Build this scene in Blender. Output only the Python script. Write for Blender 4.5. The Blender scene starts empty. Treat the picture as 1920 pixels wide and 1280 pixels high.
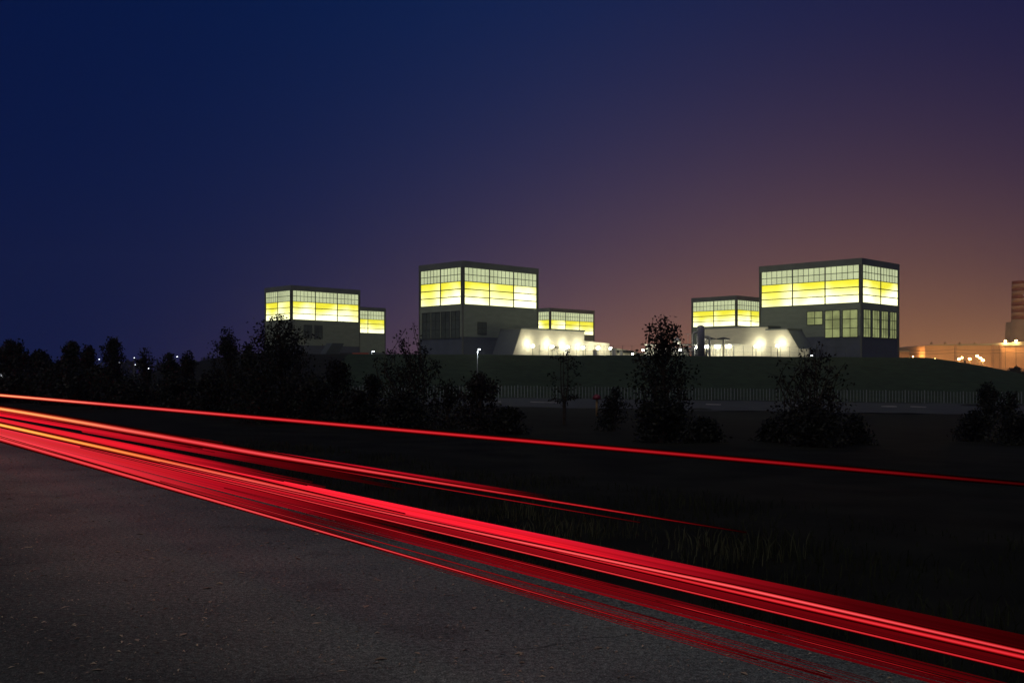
import bpy, math, random
import numpy as np
from mathutils import Vector, noise as mnoise

sc = bpy.context.scene
C = sc.collection
R = math.radians
F = 1960.0            # focal length in photo pixels (1920 wide)
H0 = 1.5              # eye height over the road
HOR = 705.0           # photo row of the horizon

# ------------------------------------------------------------------ camera
cam = bpy.data.cameras.new('camera'); co = bpy.data.objects.new('camera', cam); C.objects.link(co)
co.location = (0, 0, H0); co.rotation_euler = (R(90), 0, 0)
cam.sensor_width = 36; cam.lens = 36 * F / 1920; cam.shift_y = (HOR - 640) / 1920
cam.clip_end = 5000; cam.clip_start = .05
sc.camera = co
# ------------------------------------------------------------------ view
sc.view_settings.view_transform = 'Standard'; sc.view_settings.look = 'None'
sc.view_settings.exposure = 0; sc.view_settings.gamma = 1
# ------------------------------------------------------------------ night sky: deep blue, town glow low on the right
world = bpy.data.worlds.new('World'); sc.world = world; world.use_nodes = True
nt = world.node_tree; nt.nodes.clear()
def N(t, **k):
    n = nt.nodes.new(t)
    for a, b in k.items(): setattr(n, a, b)
    return n
def M(op, a, b=None, c=None):
    n = N('ShaderNodeMath', operation=op)
    for i, v in enumerate((a, b, c)):
        if v is None: continue
        if isinstance(v, (int, float)): n.inputs[i].default_value = v
        else: nt.links.new(v, n.inputs[i])
    return n.outputs[0]
tc = N('ShaderNodeTexCoord'); sp = N('ShaderNodeSeparateXYZ'); nt.links.new(tc.outputs['Generated'], sp.inputs[0])
az = M('ARCTAN2', sp.outputs[0], sp.outputs[1])
el = M('MAXIMUM', M('ARCSINE', sp.outputs[2]), 0.0)
def lobe(a0, w, e0, angle=None):
    d = M('DIVIDE', M('SUBTRACT', angle or az, a0), w)
    q = M('ADD', M('MULTIPLY', d, d), M('DIVIDE', el, e0))
    return M('EXPONENT', M('MULTIPLY', q, -1.0))
def tint(f, col):
    n = N('ShaderNodeVectorMath', operation='SCALE'); n.inputs[0].default_value = col; nt.links.new(f, n.inputs['Scale']); return n.outputs[0]
def vadd(a, b):
    n = N('ShaderNodeVectorMath', operation='ADD')
    for i, v in enumerate((a, b)):
        if isinstance(v, tuple): n.inputs[i].default_value = v
        else: nt.links.new(v, n.inputs[i])
    return n.outputs[0]
v = vadd((.0000, .0060, .051), tint(lobe(.2878, .335, .0965), (.395, .160, .0)))
v = vadd(v, tint(lobe(.0518, .3077, 1.09), (-.0008, .0092, .032)))
aback = M('ABSOLUTE', az)
v = vadd(v, tint(lobe(math.pi, .9, .45, aback), (.05, .045, .036)))       # warm sky glow added behind the camera as fill light
bg = N('ShaderNodeBackground'); nt.links.new(v, bg.inputs[0]); bg.inputs[1].default_value = 1
out = N('ShaderNodeOutputWorld'); nt.links.new(bg.outputs[0], out.inputs[0])
# ------------------------------------------------------------------ weak night light standing in the sky behind the camera
sun = bpy.data.lights.new('sun', 'SUN'); so = bpy.data.objects.new('sun', sun); C.objects.link(so)
sun.energy = .6; sun.angle = R(60); sun.color = (1, .9, .78)
so.rotation_euler = (R(38), 0, R(-28))

# ------------------------------------------------------------------ helpers
def tag(o, label=None, cat=None, group=None, kind=None):
    if label: o['label'] = label
    if cat: o['category'] = cat
    if group: o['group'] = group
    if kind: o['kind'] = kind
    return o
def empty(name, loc, label, cat, group=None, rz=0):
    o = bpy.data.objects.new(name, None); C.objects.link(o)
    o.location = loc; o.rotation_euler = (0, 0, rz); o.empty_display_size = .3
    return tag(o, label, cat, group)
def copy_tree(o, parent=None):
    c = o.copy(); C.objects.link(c)
    if parent: c.parent = parent
    for ch in list(o.children): copy_tree(ch, c)
    return c
class MB:
    def __init__(s): s.v = []; s.f = []; s.n = 0; s.c = []
    def add(s, vs, fs, col=None):
        s.v.extend(vs); s.f.extend([tuple(i + s.n for i in f) for f in fs]); s.n += len(vs)
        if col is not None: s.c.extend(col)
    def box(s, a, b):
        (x0, y0, z0), (x1, y1, z1) = a, b
        s.add([(x0,y0,z0),(x1,y0,z0),(x1,y1,z0),(x0,y1,z0),(x0,y0,z1),(x1,y0,z1),(x1,y1,z1),(x0,y1,z1)],
              [(3,2,1,0),(4,5,6,7),(0,1,5,4),(1,2,6,5),(2,3,7,6),(3,0,4,7)])
    def tube(s, pts, rad, n=8, cap=True, cols=None):
        pts = [Vector(p) for p in pts]
        if not isinstance(rad, (list, tuple)): rad = [rad] * len(pts)
        vs = []; fs = []; cc = []
        for i, p in enumerate(pts):
            d = (pts[min(i+1, len(pts)-1)] - pts[max(i-1, 0)]).normalized()
            up = Vector((0, 0, 1)) if abs(d.z) < .95 else Vector((1, 0, 0))
            a = d.cross(up).normalized(); b = d.cross(a)
            for k in range(n):
                t = 2 * math.pi * k / n
                vs.append(tuple(p + (a * math.cos(t) + b * math.sin(t)) * rad[i]))
                if cols: cc.append(cols[i])
        for i in range(len(pts) - 1):
            for k in range(n):
                k2 = (k + 1) % n
                fs.append((i*n+k, i*n+k2, (i+1)*n+k2, (i+1)*n+k))
        if cap:
            fs.append(tuple(range(n-1, -1, -1))); fs.append(tuple((len(pts)-1)*n + k for k in range(n)))
        s.add(vs, fs, cc if cols else None)
    def lathe(s, c, prof, n=20):
        vs = []; fs = []
        for r, z in prof:
            for k in range(n):
                t = 2 * math.pi * k / n
                vs.append((c[0] + r*math.cos(t), c[1] + r*math.sin(t), c[2] + z))
        for i in range(len(prof) - 1):
            for k in range(n):
                k2 = (k+1) % n; fs.append((i*n+k, i*n+k2, (i+1)*n+k2, (i+1)*n+k))
        fs.append(tuple(range(n-1, -1, -1))); fs.append(tuple((len(prof)-1)*n + k for k in range(n)))
        s.add(vs, fs)
    def prism(s, poly, p0, p1):           # polygon in (along, z) extruded between depths p0,p1 (y)
        n = len(poly)
        s.add([(x, p0, z) for x, z in poly] + [(x, p1, z) for x, z in poly],
              [tuple(range(n)), tuple(range(2*n-1, n-1, -1))] + [((i+1) % n, i, n+i, n+(i+1) % n) for i in range(n)])
    def build(s, name, m, parent=None, smooth=False):
        me = bpy.data.meshes.new(name); me.from_pydata(s.v, [], s.f); me.update()
        if s.c:
            at = me.color_attributes.new('glow', 'FLOAT_COLOR', 'POINT')
            at.data.foreach_set('color', np.array(s.c, np.float32).ravel())
        if m: me.materials.append(m)
        if smooth: me.shade_smooth()
        o = bpy.data.objects.new(name, me); C.objects.link(o)
        if parent: o.parent = parent
        return o
def px(x, y, Y): return Vector(((x - 960) / F * Y, Y, H0 + (HOR - y) / F * Y))

MATS = {}
def mat(name, col, rough=.7, var=.25, scale=2.0, bump=0, metal=0, spec=.4, stretch=(1, 1, 1)):
    if name in MATS: return MATS[name]
    m = bpy.data.materials.new(name); m.use_nodes = True; t = m.node_tree; b = t.nodes['Principled BSDF']
    tcx = t.nodes.new('ShaderNodeTexCoord'); mp = t.nodes.new('ShaderNodeMapping'); mp.inputs['Scale'].default_value = stretch
    t.links.new(tcx.outputs['Object'], mp.inputs[0])
    nz = t.nodes.new('ShaderNodeTexNoise'); nz.inputs['Scale'].default_value = scale; nz.inputs['Detail'].default_value = 6
    t.links.new(mp.outputs[0], nz.inputs['Vector'])
    rp = t.nodes.new('ShaderNodeValToRGB')
    rp.color_ramp.elements[0].position = .3; rp.color_ramp.elements[1].position = .7
    rp.color_ramp.elements[0].color = (*[c * (1 - var) for c in col], 1); rp.color_ramp.elements[1].color = (*[min(1, c * (1 + var)) for c in col], 1)
    t.links.new(nz.outputs[0], rp.inputs[0]); t.links.new(rp.outputs[0], b.inputs['Base Color'])
    b.inputs['Roughness'].default_value = rough; b.inputs['Metallic'].default_value = metal; b.inputs['Specular IOR Level'].default_value = spec
    if bump:
        bp = t.nodes.new('ShaderNodeBump'); bp.inputs['Strength'].default_value = bump; bp.inputs['Distance'].default_value = .02
        t.links.new(nz.outputs[0], bp.inputs['Height']); t.links.new(bp.outputs[0], b.inputs['Normal'])
    MATS[name] = m; return m
def emit(name, col, strength):
    m = bpy.data.materials.new(name); m.use_nodes = True; b = m.node_tree.nodes['Principled BSDF']
    b.inputs['Base Color'].default_value = (*col, 1)
    b.inputs['Emission Color'].default_value = (*col, 1); b.inputs['Emission Strength'].default_value = strength
    MATS[name] = m; return m
def lit_panel(name, col, lo, hi, scale, p0, p1, seedfac=40., low=None, hot=None):
    """back-lit translucent sheet: brightness follows the tubes behind it, blotchy, different on every panel"""
    m = bpy.data.materials.new(name); m.use_nodes = True; t = m.node_tree; b = t.nodes['Principled BSDF']
    tcx = t.nodes.new('ShaderNodeTexCoord'); oi = t.nodes.new('ShaderNodeObjectInfo')
    sc_ = t.nodes.new('ShaderNodeVectorMath'); sc_.operation = 'SCALE'; sc_.inputs[0].default_value = (seedfac, seedfac*.7, seedfac*1.3)
    t.links.new(oi.outputs['Random'], sc_.inputs['Scale'])
    ad = t.nodes.new('ShaderNodeVectorMath'); ad.operation = 'ADD'
    t.links.new(tcx.outputs['Object'], ad.inputs[0]); t.links.new(sc_.outputs[0], ad.inputs[1])
    nz = t.nodes.new('ShaderNodeTexNoise'); nz.inputs['Scale'].default_value = scale; nz.inputs['Detail'].default_value = 2
    t.links.new(ad.outputs[0], nz.inputs['Vector'])
    mr = t.nodes.new('ShaderNodeMapRange'); mr.interpolation_type = 'SMOOTHSTEP'
    mr.inputs['From Min'].default_value = p0; mr.inputs['From Max'].default_value = p1
    mr.inputs['To Min'].default_value = lo; mr.inputs['To Max'].default_value = hi
    src = nz.outputs[0]
    if low:      # the tubes stand low behind the sheet
        sx = t.nodes.new('ShaderNodeSeparateXYZ'); t.links.new(tcx.outputs['Object'], sx.inputs[0])
        m1 = t.nodes.new('ShaderNodeMath'); m1.operation = 'MULTIPLY_ADD'; t.links.new(sx.outputs[2], m1.inputs[0])
        m1.inputs[1].default_value = -low[1]; m1.inputs[2].default_value = low[0]*low[1]
        m2 = t.nodes.new('ShaderNodeMath'); m2.operation = 'ADD'; t.links.new(src, m2.inputs[0]); t.links.new(m1.outputs[0], m2.inputs[1]); src = m2.outputs[0]
    t.links.new(src, mr.inputs['Value'])
    b.inputs['Base Color'].default_value = (*[c * .6 for c in col], 1)
    b.inputs['Emission Color'].default_value = (*col, 1); t.links.new(mr.outputs[0], b.inputs['Emission Strength'])
    if hot:      # overexposed whitening painted into the glow colour by noise
        m3 = t.nodes.new('ShaderNodeMapRange'); m3.interpolation_type = 'SMOOTHSTEP'; m3.inputs['From Min'].default_value = p0; m3.inputs['From Max'].default_value = p1
        t.links.new(src, m3.inputs['Value']); mx = t.nodes.new('ShaderNodeMixRGB'); mx.inputs[1].default_value = (*col, 1); mx.inputs[2].default_value = (*hot, 1)
        t.links.new(m3.outputs[0], mx.inputs[0]); t.links.new(mx.outputs[0], b.inputs['Emission Color'])
    b.inputs['Roughness'].default_value = .35
    MATS[name] = m; return m

m_clad = mat('grey_cladding', (.27, .32, .24), .55, .12, .35, stretch=(1, 1, 3))
m_base = mat('dark_base_and_end_shade', (.085, .105, .135), .6, .15, .4)
m_roof = mat('roof_edge_metal', (.16, .18, .16), .5, .15, .5)
m_bar = mat('dark_glazing_bars', (.035, .04, .032), .5, .2, 1)
m_col = mat('corner_column_metal', (.12, .13, .11), .5, .2, .6)
m_yel = lit_panel('yellow_backlit_sheet', (.98, .90, .045), 1.0, 2.0, .09, .27, .73, 40., (22.3, .075), (1, 1, .58))
m_pale = lit_panel('pale_backlit_glass', (.58, .64, .36), .85, 1.05, .22, .3, .7)
m_winlit = lit_panel('green_backlit_glass', (.26, .29, .115), .6, 1.1, .35, .3, .7)
m_windark = mat('unlit_glass', (.085, .11, .095), .5, .3, .4, spec=.15)
m_cream = mat('cream_wall', (.72, .68, .52), .6, .07, .5, stretch=(1, 1, 4))
m_steel = mat('pale_steel', (.5, .5, .47), .4, .15, 1.5, metal=.4)
m_vessel = mat('vessel_steel', (.22, .22, .27), .4, .15, 1, metal=.3)
m_galv = mat('galvanised_steel', (.24, .26, .27), .45, .15, 3, metal=.3)
m_pole = mat('painted_pole', (.13, .135, .135), .5, .1, 2)
m_leaf = mat('dark_leaf', (.008, .010, .007), .6, .4, 1.5, spec=.2)
m_leaf2 = mat('dark_leaf_brownish', (.009, .008, .006), .6, .4, 1.5, spec=.2)
m_bark = mat('bark', (.035, .028, .022), .85, .4, 6, bump=.4, spec=.1)
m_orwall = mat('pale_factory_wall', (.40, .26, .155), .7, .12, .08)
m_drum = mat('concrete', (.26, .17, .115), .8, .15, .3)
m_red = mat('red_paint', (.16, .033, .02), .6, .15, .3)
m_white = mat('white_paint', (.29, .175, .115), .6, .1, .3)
m_rust = mat('container_red', (.42, .07, .025), .6, .2, .6)
m_dk = mat('container_dark', (.03, .03, .03), .7, .2, .6)
e_lamp = emit('lamp_glow_white', (1, .97, .80), 30)
e_cool = emit('lamp_glow_cool', (.9, .97, 1), 7)
e_far = emit('far_lamp_glow', (.85, .93, 1), 4)
e_or = emit('lamp_glow_sodium', (1, .72, .30), 26)

# ------------------------------------------------------------------ terrain
A = R(-34.95); UX, UY = math.sin(A), math.cos(A); NX, NY = math.cos(A), -math.sin(A)
def road(t, L, z=0): return Vector((t*UX + L*NX, t*UY + L*NY, z))
def sm(x): x = min(1, max(0, x)); return x*x*(3 - 2*x)
EDGE = 4.8
def ground(X, Y):
    L = X*NX + Y*NY
    if L < EDGE: b = -.03 if L > -3.2 else -.03 - .25*sm((-3.2 - L)/3)
    else: b = -.03 - 2.15 * sm((L - 5.2) / 78) + .05*sm((L-EDGE)/.4)*sm((7-L)/1.5)
    b -= .0125 * max(X, 0) * sm((L - 40) / 60)
    f = sm((Y - 184) / 44)*.35 + .65*min(1, max(0, (Y - 184)/44))
    f *= 1 - (sm((X - 90) / 52)*.5 + .5*min(1, max(0, (X-90)/52)))
    f *= sm((X + 100) / 45) * (1 - sm((Y - 480) / 50))
    z = b*(1 - f) + (6.15 - .006*X)*f
    if L > 5: z += (mnoise.noise(Vector((X*.12, Y*.12, 0))) * .12 + mnoise.noise(Vector((X*.5, Y*.5, 3)))*.04) * sm((L-5)/3)
    return z
def spaced(lo, hi, n, c, k=4.):
    u = np.linspace(-1, 1, n); s = np.sinh(k*u)/math.sinh(k)
    return np.where(s < 0, c + s*(c - lo), c + s*(hi - c))
xs = np.unique(np.concatenate([spaced(-1800, 2200, 150, 5, 6), np.linspace(80, 150, 40), np.linspace(-12, 16, 60)]))
ys = np.unique(np.concatenate([spaced(-60, 3200, 130, 10, 5.5), np.linspace(180, 234, 40), np.linspace(0, 16, 50)]))
V = [(x, y, ground(x, y)) for y in ys for x in xs]
nx = len(xs)
FA = [(j*nx+i, j*nx+i+1, (j+1)*nx+i+1, (j+1)*nx+i) for j in range(len(ys)-1) for i in range(nx-1)]
tb = MB(); tb.add(V, FA)
m_ground = mat('dark_grass_soil', (.010, .011, .008), .95, .5, .8, bump=.6, spec=.05)
go = tag(tb.build('ground', m_ground, smooth=True), kind='structure')
go.data.materials.append(mat('mown_bank_grass', (.024, .040, .022), .95, .35, .5, bump=.4, spec=.05))
go.data.polygons.foreach_set('material_index', np.array([1 if (f.center.y > 176 and -34 < f.center.x < 150) else 0 for f in go.data.polygons], np.int32))

# road with worn asphalt
def asphalt():
    m = bpy.data.materials.new('worn_asphalt'); m.use_nodes = True; t = m.node_tree; b = t.nodes['Principled BSDF']
    L = t.links.new
    tcx = t.nodes.new('ShaderNodeTexCoord')
    def nz(scale, det=4, rough=.6):
        n = t.nodes.new('ShaderNodeTexNoise'); n.inputs['Scale'].default_value = scale; n.inputs['Detail'].default_value = det
        n.inputs['Roughness'].default_value = rough; L(tcx.outputs['Object'], n.inputs['Vector']); return n.outputs[0]
    def ramp(src, stops):
        r = t.nodes.new('ShaderNodeValToRGB'); e = r.color_ramp.elements
        while len(e) < len(stops): e.new(.5)
        for i, (p, c) in enumerate(stops): e[i].position = p; e[i].color = (*c, 1) if isinstance(c, tuple) else (c, c, c, 1)
        L(src, r.inputs[0]); return r.outputs[0]
    def mix(f, a, bb, mode='MIX'):
        n = t.nodes.new('ShaderNodeMixRGB'); n.blend_type = mode
        for i, x in ((0, f), (1, a), (2, bb)):
            if isinstance(x, (int, float)): n.inputs[i].default_value = x if i == 0 else (x, x, x, 1)
            elif isinstance(x, tuple): n.inputs[i].default_value = (*x, 1)
            else: L(x, n.inputs[i])
        return n.outputs[0]
    big = ramp(nz(.45, 3), [(.35, (.118, .136, .120)), (.65, (.180, .203, .170))])
    sx0 = t.nodes.new('ShaderNodeSeparateXYZ'); L(tcx.outputs['Object'], sx0.inputs[0])
    def mth0(op, a, bb):
        n = t.nodes.new('ShaderNodeMath'); n.operation = op
        for i, x in enumerate((a, bb)):
            if isinstance(x, (int, float)): n.inputs[i].default_value = x
            else: L(x, n.inputs[i])
        return n.outputs[0]
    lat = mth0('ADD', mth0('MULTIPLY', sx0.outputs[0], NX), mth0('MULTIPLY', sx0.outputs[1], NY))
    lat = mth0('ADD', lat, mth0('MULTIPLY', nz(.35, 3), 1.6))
    # lit band along the lane and darker sides painted into the colour
    lane_light = ramp(mth0('DIVIDE', lat, 7.0), [(.0, .34), (.30, .42), (.44, .95), (.56, 1.25), (.70, 1.0), (.84, .62)])
    big = mix(1.0, big, lane_light, 'MULTIPLY')
    grain = nz(95, 2, .9)
    g = mix(1.0, ramp(grain, [(.34, .3), (.5, .9), (.66, 1.9)]), ramp(nz(28, 3, .8), [(.36, .5), (.5, .95), (.64, 1.5)]), 'MULTIPLY')
    c = mix(1, big, g, 'MULTIPLY')
    vo = t.nodes.new('ShaderNodeTexVoronoi'); vo.inputs['Scale'].default_value = 55; L(tcx.outputs['Object'], vo.inputs['Vector'])
    stone = ramp(vo.outputs['Distance'], [(.0, 1), (.22, 1), (.34, 0)])
    pick = ramp(vo.outputs['Color'], [(.80, 0), (.86, .8)])
    sm_ = mix(1.0, stone, pick, 'MULTIPLY')
    c = mix(sm_, c, (.30, .27, .22))
    # broken-up verge side: loose gritty surface
    grit = mth0('ADD', mth0('DIVIDE', lat, 7.0), mth0('MULTIPLY', nz(2.2, 5, .7), .10))
    c = mix(ramp(grit, [(.0, .85), (.215, .85), (.235, 0)]), c, mix(1.0, (.085, .066, .042), ramp(nz(16, 4, .8), [(.38, .2), (.62, 1.6)]), 'MULTIPLY'))
    # old crumbled patch
    p = ramp(nz(1.1, 5), [(.60, 0), (.63, 1)])
    c = mix(mix(1, p, .28, 'MULTIPLY'), c, (.055, .05, .045))
    # transverse cracks: wandering lines across the lane, some stretches healed
    def mth(op, a, bb=None):
        n = t.nodes.new('ShaderNodeMath'); n.operation = op
        for i, x in enumerate((a, bb)):
            if x is None: continue
            if isinstance(x, (int, float)): n.inputs[i].default_value = x
            else: L(x, n.inputs[i])
        return n.outputs[0]
    sx = t.nodes.new('ShaderNodeSeparateXYZ'); L(tcx.outputs['Object'], sx.inputs[0])
    tt = mth('ADD', mth('MULTIPLY', sx.outputs[0], UX), mth('MULTIPLY', sx.outputs[1], UY))
    wob = mth('ADD', mth('MULTIPLY', nz(.9, 5, .65), .5), mth('MULTIPLY', nz(.25, 1), 1.6))
    ph = mth('FRACT', mth('DIVIDE', mth('ADD', mth('ADD', tt, wob), .6), 4.3))
    dd = mth('MULTIPLY', mth('ABSOLUTE', mth('SUBTRACT', ph, .5)), 4.3)
    ck = ramp(dd, [(.0, .6), (.006, .5), (.013, 0)])
    ck = mix(1.0, ck, ramp(nz(.5, 2), [(.42, 0), (.5, 1)]), 'MULTIPLY')
    c = mix(ck, c, (.010, .010, .010))
    L(c, b.inputs['Base Color']); b.inputs['Roughness'].default_value = .8; b.inputs['Specular IOR Level'].default_value = .15
    bp = t.nodes.new('ShaderNodeBump'); bp.inputs['Strength'].default_value = .6; bp.inputs['Distance'].default_value = .008
    L(grain, bp.inputs['Height']); L(bp.outputs[0], b.inputs['Normal'])
    return m
rb = MB(); ts = np.concatenate([np.arange(-25, 40, .25), np.arange(40, 400, 8)])
Ls = [-3, -1, .5, 2, 3.5, 4.4, 0]
vs = []
for t_ in ts:
    e = EDGE + .10*mnoise.noise(Vector((t_*1.3, 0, 0))) + .05*mnoise.noise(Vector((t_*5, 2, 0)))
    for L_ in Ls[:-1]: vs.append(tuple(road(t_, L_, .0)))
    vs.append(tuple(road(t_, e, -.012)))
k = len(Ls)
rb.add(vs, [(i*k+j+1, i*k+j, (i+1)*k+j, (i+1)*k+j+1) for i in range(len(ts)-1) for j in range(k-1)])
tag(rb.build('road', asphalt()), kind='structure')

# site road beside the fence, with a pale kerb
m_path = mat('grey_paving', (.052, .058, .064), .9, .2, .3, spec=.05)
pb = MB(); pv = []; XS = np.linspace(-60, 180, 120); YS = (118, 132, 146, 160, 174)
for y in YS:
    for x in XS: pv.append((x, y, ground(x, y) + .05))
n = len(XS); pb.add(pv, [(j*n+i, j*n+i+1, (j+1)*n+i+1, (j+1)*n+i) for j in range(4) for i in range(n-1)])
tag(pb.build('path', m_path), kind='structure')
kb = MB()
for i in range(len(XS)-1):
    if random.Random(i).random() < .2:
        a = ground(XS[i], 144) + .055; b_ = ground(XS[i+1], 144) + .055
        x0, x1 = XS[i], XS[i+1]
        kb.add([(x0,143.8,a),(x1,143.8,b_),(x1,144.2,b_),(x0,144.2,a),(x0,143.8,a+.14),(x1,143.8,b_+.14),(x1,144.2,b_+.14),(x0,144.2,a+.14)],
               [(0,1,5,4),(1,2,6,5),(2,3,7,6),(3,0,4,7),(4,5,6,7)])
tag(kb.build('kerb', mat('kerb_stone', (.26, .26, .26), .8, .2, 1)), kind='structure')

# ------------------------------------------------------------------ power station blocks
ZT, ZG, ZY, ZB, ZW, ZL = 29.75, 28.2, 24.75, 19.2, 17.8, 10.9     # roof, glass top, yellow top/bottom, lower windows top/bottom
def sheet(mb, x0, x1, z0, z1, y, d=.06):
    mb.box((x0, y, z0), (x1, y + d, z1))
def face(root, w, npan, rot, org, nfine, lower, lowmat):
    """one facade: local x along the wall, local -y outward"""
    c, s = math.cos(rot), math.sin(rot)
    def put(o):
        o.location = org; o.rotation_euler = (0, 0, rot); return o
    pw = (w - .9) / npan
    for i in range(npan):
        x0 = .45 + i*pw + .12; x1 = .45 + (i+1)*pw - .12
        m = MB(); sheet(m, x0, x1, ZY + .12, ZG - .05, -.02); g = put(m.build('glass_panel', m_pale, root))
        m = MB()
        for q in range(1, nfine): xx = x0 + (x1-x0)*q/nfine; m.box((xx-.05, -.10, ZY+.12), (xx+.05, -.03, ZG-.05))
        zz = (ZY+ZG)/2; m.box((x0, -.13, zz-.07), (x1, -.025, zz+.07))
        m.build('glazing_bars', m_bar, g)
        m = MB(); sheet(m, x0, x1, ZB + .05, ZY - .05, -.02); g = put(m.build('lit_window', m_yel, root))
        m = MB()
        for q in (1, 2): zz = ZB + (ZY-ZB)*q/3; m.box((x0, -.10, zz-.11), (x1, -.03, zz+.11))
        m.build('glazing_bars', m_bar, g)
    m = MB()
    for i in range(npan + 1):
        xx = .45 + i*pw; m.box((xx-.14, -.16, ZB), (xx+.14, -.005, ZG-.01))
    m.box((.57, -.15, ZY-.05), (w-.57, -.012, ZY+.12))
    put(m.build('facade_frame', m_col, root))
    for (x0, x1, z0, z1, nc, nr) in lower:
        m = MB(); sheet(m, x0, x1, z0, z1, -.02); g = put(m.build('window', lowmat, root))
        m = MB()
        for q in range(0, nc+1): xx = x0 + (x1-x0)*q/nc; m.box((xx-.07, -.10, z0), (xx+.07, -.03, z1))
        for q in range(0, nr+1): zz = z0 + (z1-z0)*q/nr; m.box((x0, -.13, zz-.07), (x1, -.025, zz+.07))
        m.build('glazing_bars', m_bar, g)
def block(X, Y, wl, wr, pl, pr, label, low_l=(), low_r=(), lowmat=None, fl=6, fr=6):
    """corner nearest the road at X,Y; left facade wl long, right facade wr long"""
    root = empty('power_block', (X, Y, 0), label, 'building', 'yellow lit power station blocks', rz=R(45))
    # local frame: +x runs away to the right (the right facade), +y runs away to the left (the left facade)
    m = MB(); m.box((0, 0, ZW - 6.6), (wr, wl, ZG + .6)); m.build('wall', m_clad, root)
    m = MB(); m.box((.05, .05, -3), (wr-.05, wl-.05, ZW - 6.6)); m.build('base_wall', m_base, root)
    m = MB(); m.box((-.22, -.22, ZG + .02), (wr+.22, wl+.22, ZT)); m.build('roof_parapet', m_roof, root)
    for (x, y) in ((0, 0), (wr, 0), (0, wl), (wr, wl)):
        m = MB(); m.box((x-.18, y-.18, -3), (x+.18, y+.18, ZG)); m.build('corner_column', m_col, root)
    m = MB(); m.tube([(wr+.5, .8, 5), (wr+.5, .8, ZB-1)], .12, 6); m.build('drain_pipe', m_col, root)
    face(root, wr, pr, 0, (0, 0, 0), fr, low_r, lowmat)
    face(root, wl, pl, -math.pi/2, (0, wl, 0), fl, low_l, lowmat)
    face(root, wr, pr, math.pi, (wr, wl, 0), fr, (), lowmat)
    face(root, wl, pl, math.pi/2, (wr, 0, 0), fl, (), lowmat)
    return root
def at(x, Y): return ((x - 960)/F*Y, Y)
wl = 27.7
low_l = [(13.4, 17.6, ZL+3.3, ZW-.3, 2, 2), (18.3, 22.2, ZL, ZW-.3, 2, 3), (22.9, 26.8, ZL, ZW-.3, 2, 3)]
low_r = [(1.0 + i*4.7, 4.6 + i*4.7, ZL, ZW-.3, 3, 3) for i in range(4)]
X, Y = at(1615, 250); block(X, Y, 27.7, 19.9, 3, 2, 'rightmost and largest yellow banded block with lit green windows below the band', low_l, low_r, m_winlit)
X, Y = at(867.5, 256); block(X, Y, 16.3, 26.6, 2, 3, 'tall yellow banded block in the middle with dark lower walls beside the lit cream annex',
      [(1 + i*3.7, 4.2 + i*3.7, ZL, ZW-.3, 2, 3) for i in range(4)], [(5, 8, ZL+1, ZL+4, 2, 2)], m_windark)
X, Y = at(546, 325); block(X, Y, 14.9, 26.2, 2, 3, 'leftmost yellow banded block rising behind the biggest roadside tree',
      [], [(4.6, 7.6, ZL+2.5, ZW-.2, 2, 2), (8.6, 11.6, ZL+2.5, ZW-.2, 2, 2)], m_windark)
block(-71.5, 416, 15, 26.5, 2, 3, 'small far block peeping out right of the leftmost yellow banded block')
X, Y = at(1031.5, 432); block(X, Y, 16, 27.8, 2, 3, 'far yellow banded block behind the cream annex of the middle block')
X, Y = at(1381, 366); block(X, Y, 18.8, 27, 2, 3, 'far yellow banded block half hidden behind the rightmost block')

# ------------------------------------------------------------------ cream annexes with slanted ends
def annex(X, Y, rz, parts, label, front=-1):
    root = empty('annex_hall', (X, Y, 0), label, 'building', 'cream annex halls', rz=rz)
    for poly, d0, d1 in parts:
        f0, f1 = (d0, d0 + .3) if front < 0 else (d1 - .3, d1)
        b0, b1 = (d0 + .301, d1) if front < 0 else (d0, d1 - .301)
        m = MB(); m.prism(poly, f0, f1); m.build('front_wall', m_cream, root)
        m = MB(); m.prism(poly, b0, b1); m.build('wall', m_base, root)  # dark material paints shade onto the cream hall's end and rear walls
        top = max(z for x, z in poly)
        xs_ = [x for x, z in poly if abs(z - top) < .3]
        m = MB(); m.box((min(xs_)-.1, d0-.15, top+.003), (max(xs_)+.1, d1+.1, top+.35)); m.build('roof_edge', m_roof, root)
    return root
an1 = annex(.13, 257.5, R(45), [([(0, 3), (0, 6.0), (3.2, 13.2), (26.9, 13.2), (26.9, 3)], 0, 14),
                           ([(26.95, 3), (26.95, 10.9), (38, 10.4), (38, 3)], .6, 12),
                           ([(38.05, 3), (38.05, 9.6), (52, 8.4), (52, 3)], 2, 10)],
            'cream annex hall with slanted left end lit by six lamps beside the middle block')
m = MB()
m.box((39.5, 1.8, 8.0), (50, 1.97, 8.7)); m.build('fascia', m_bar, an1)
m = MB(); m.box((19.2, -.06, 5), (20.2, -.003, 8.6)); m.build('door', mat('white_door', (.8, .8, .74), .5, .05, 1), an1)
# right annex: local x runs back to the left (mirror by rotation)
an2 = annex(69.6, 254, R(135), [([(3.0, 12.9), (0, 8.2), (-2.8, 8.0), (-2.8, 3), (9.0, 3), (9.0, 12.9)], -13, 0),
                           ([(9.05, 3), (9.05, 13.8), (29, 13.8), (29, 3)], -15, -1)],
            'cream annex hall with slanted right end lit by floodlights before the rightmost block', 1)

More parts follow.
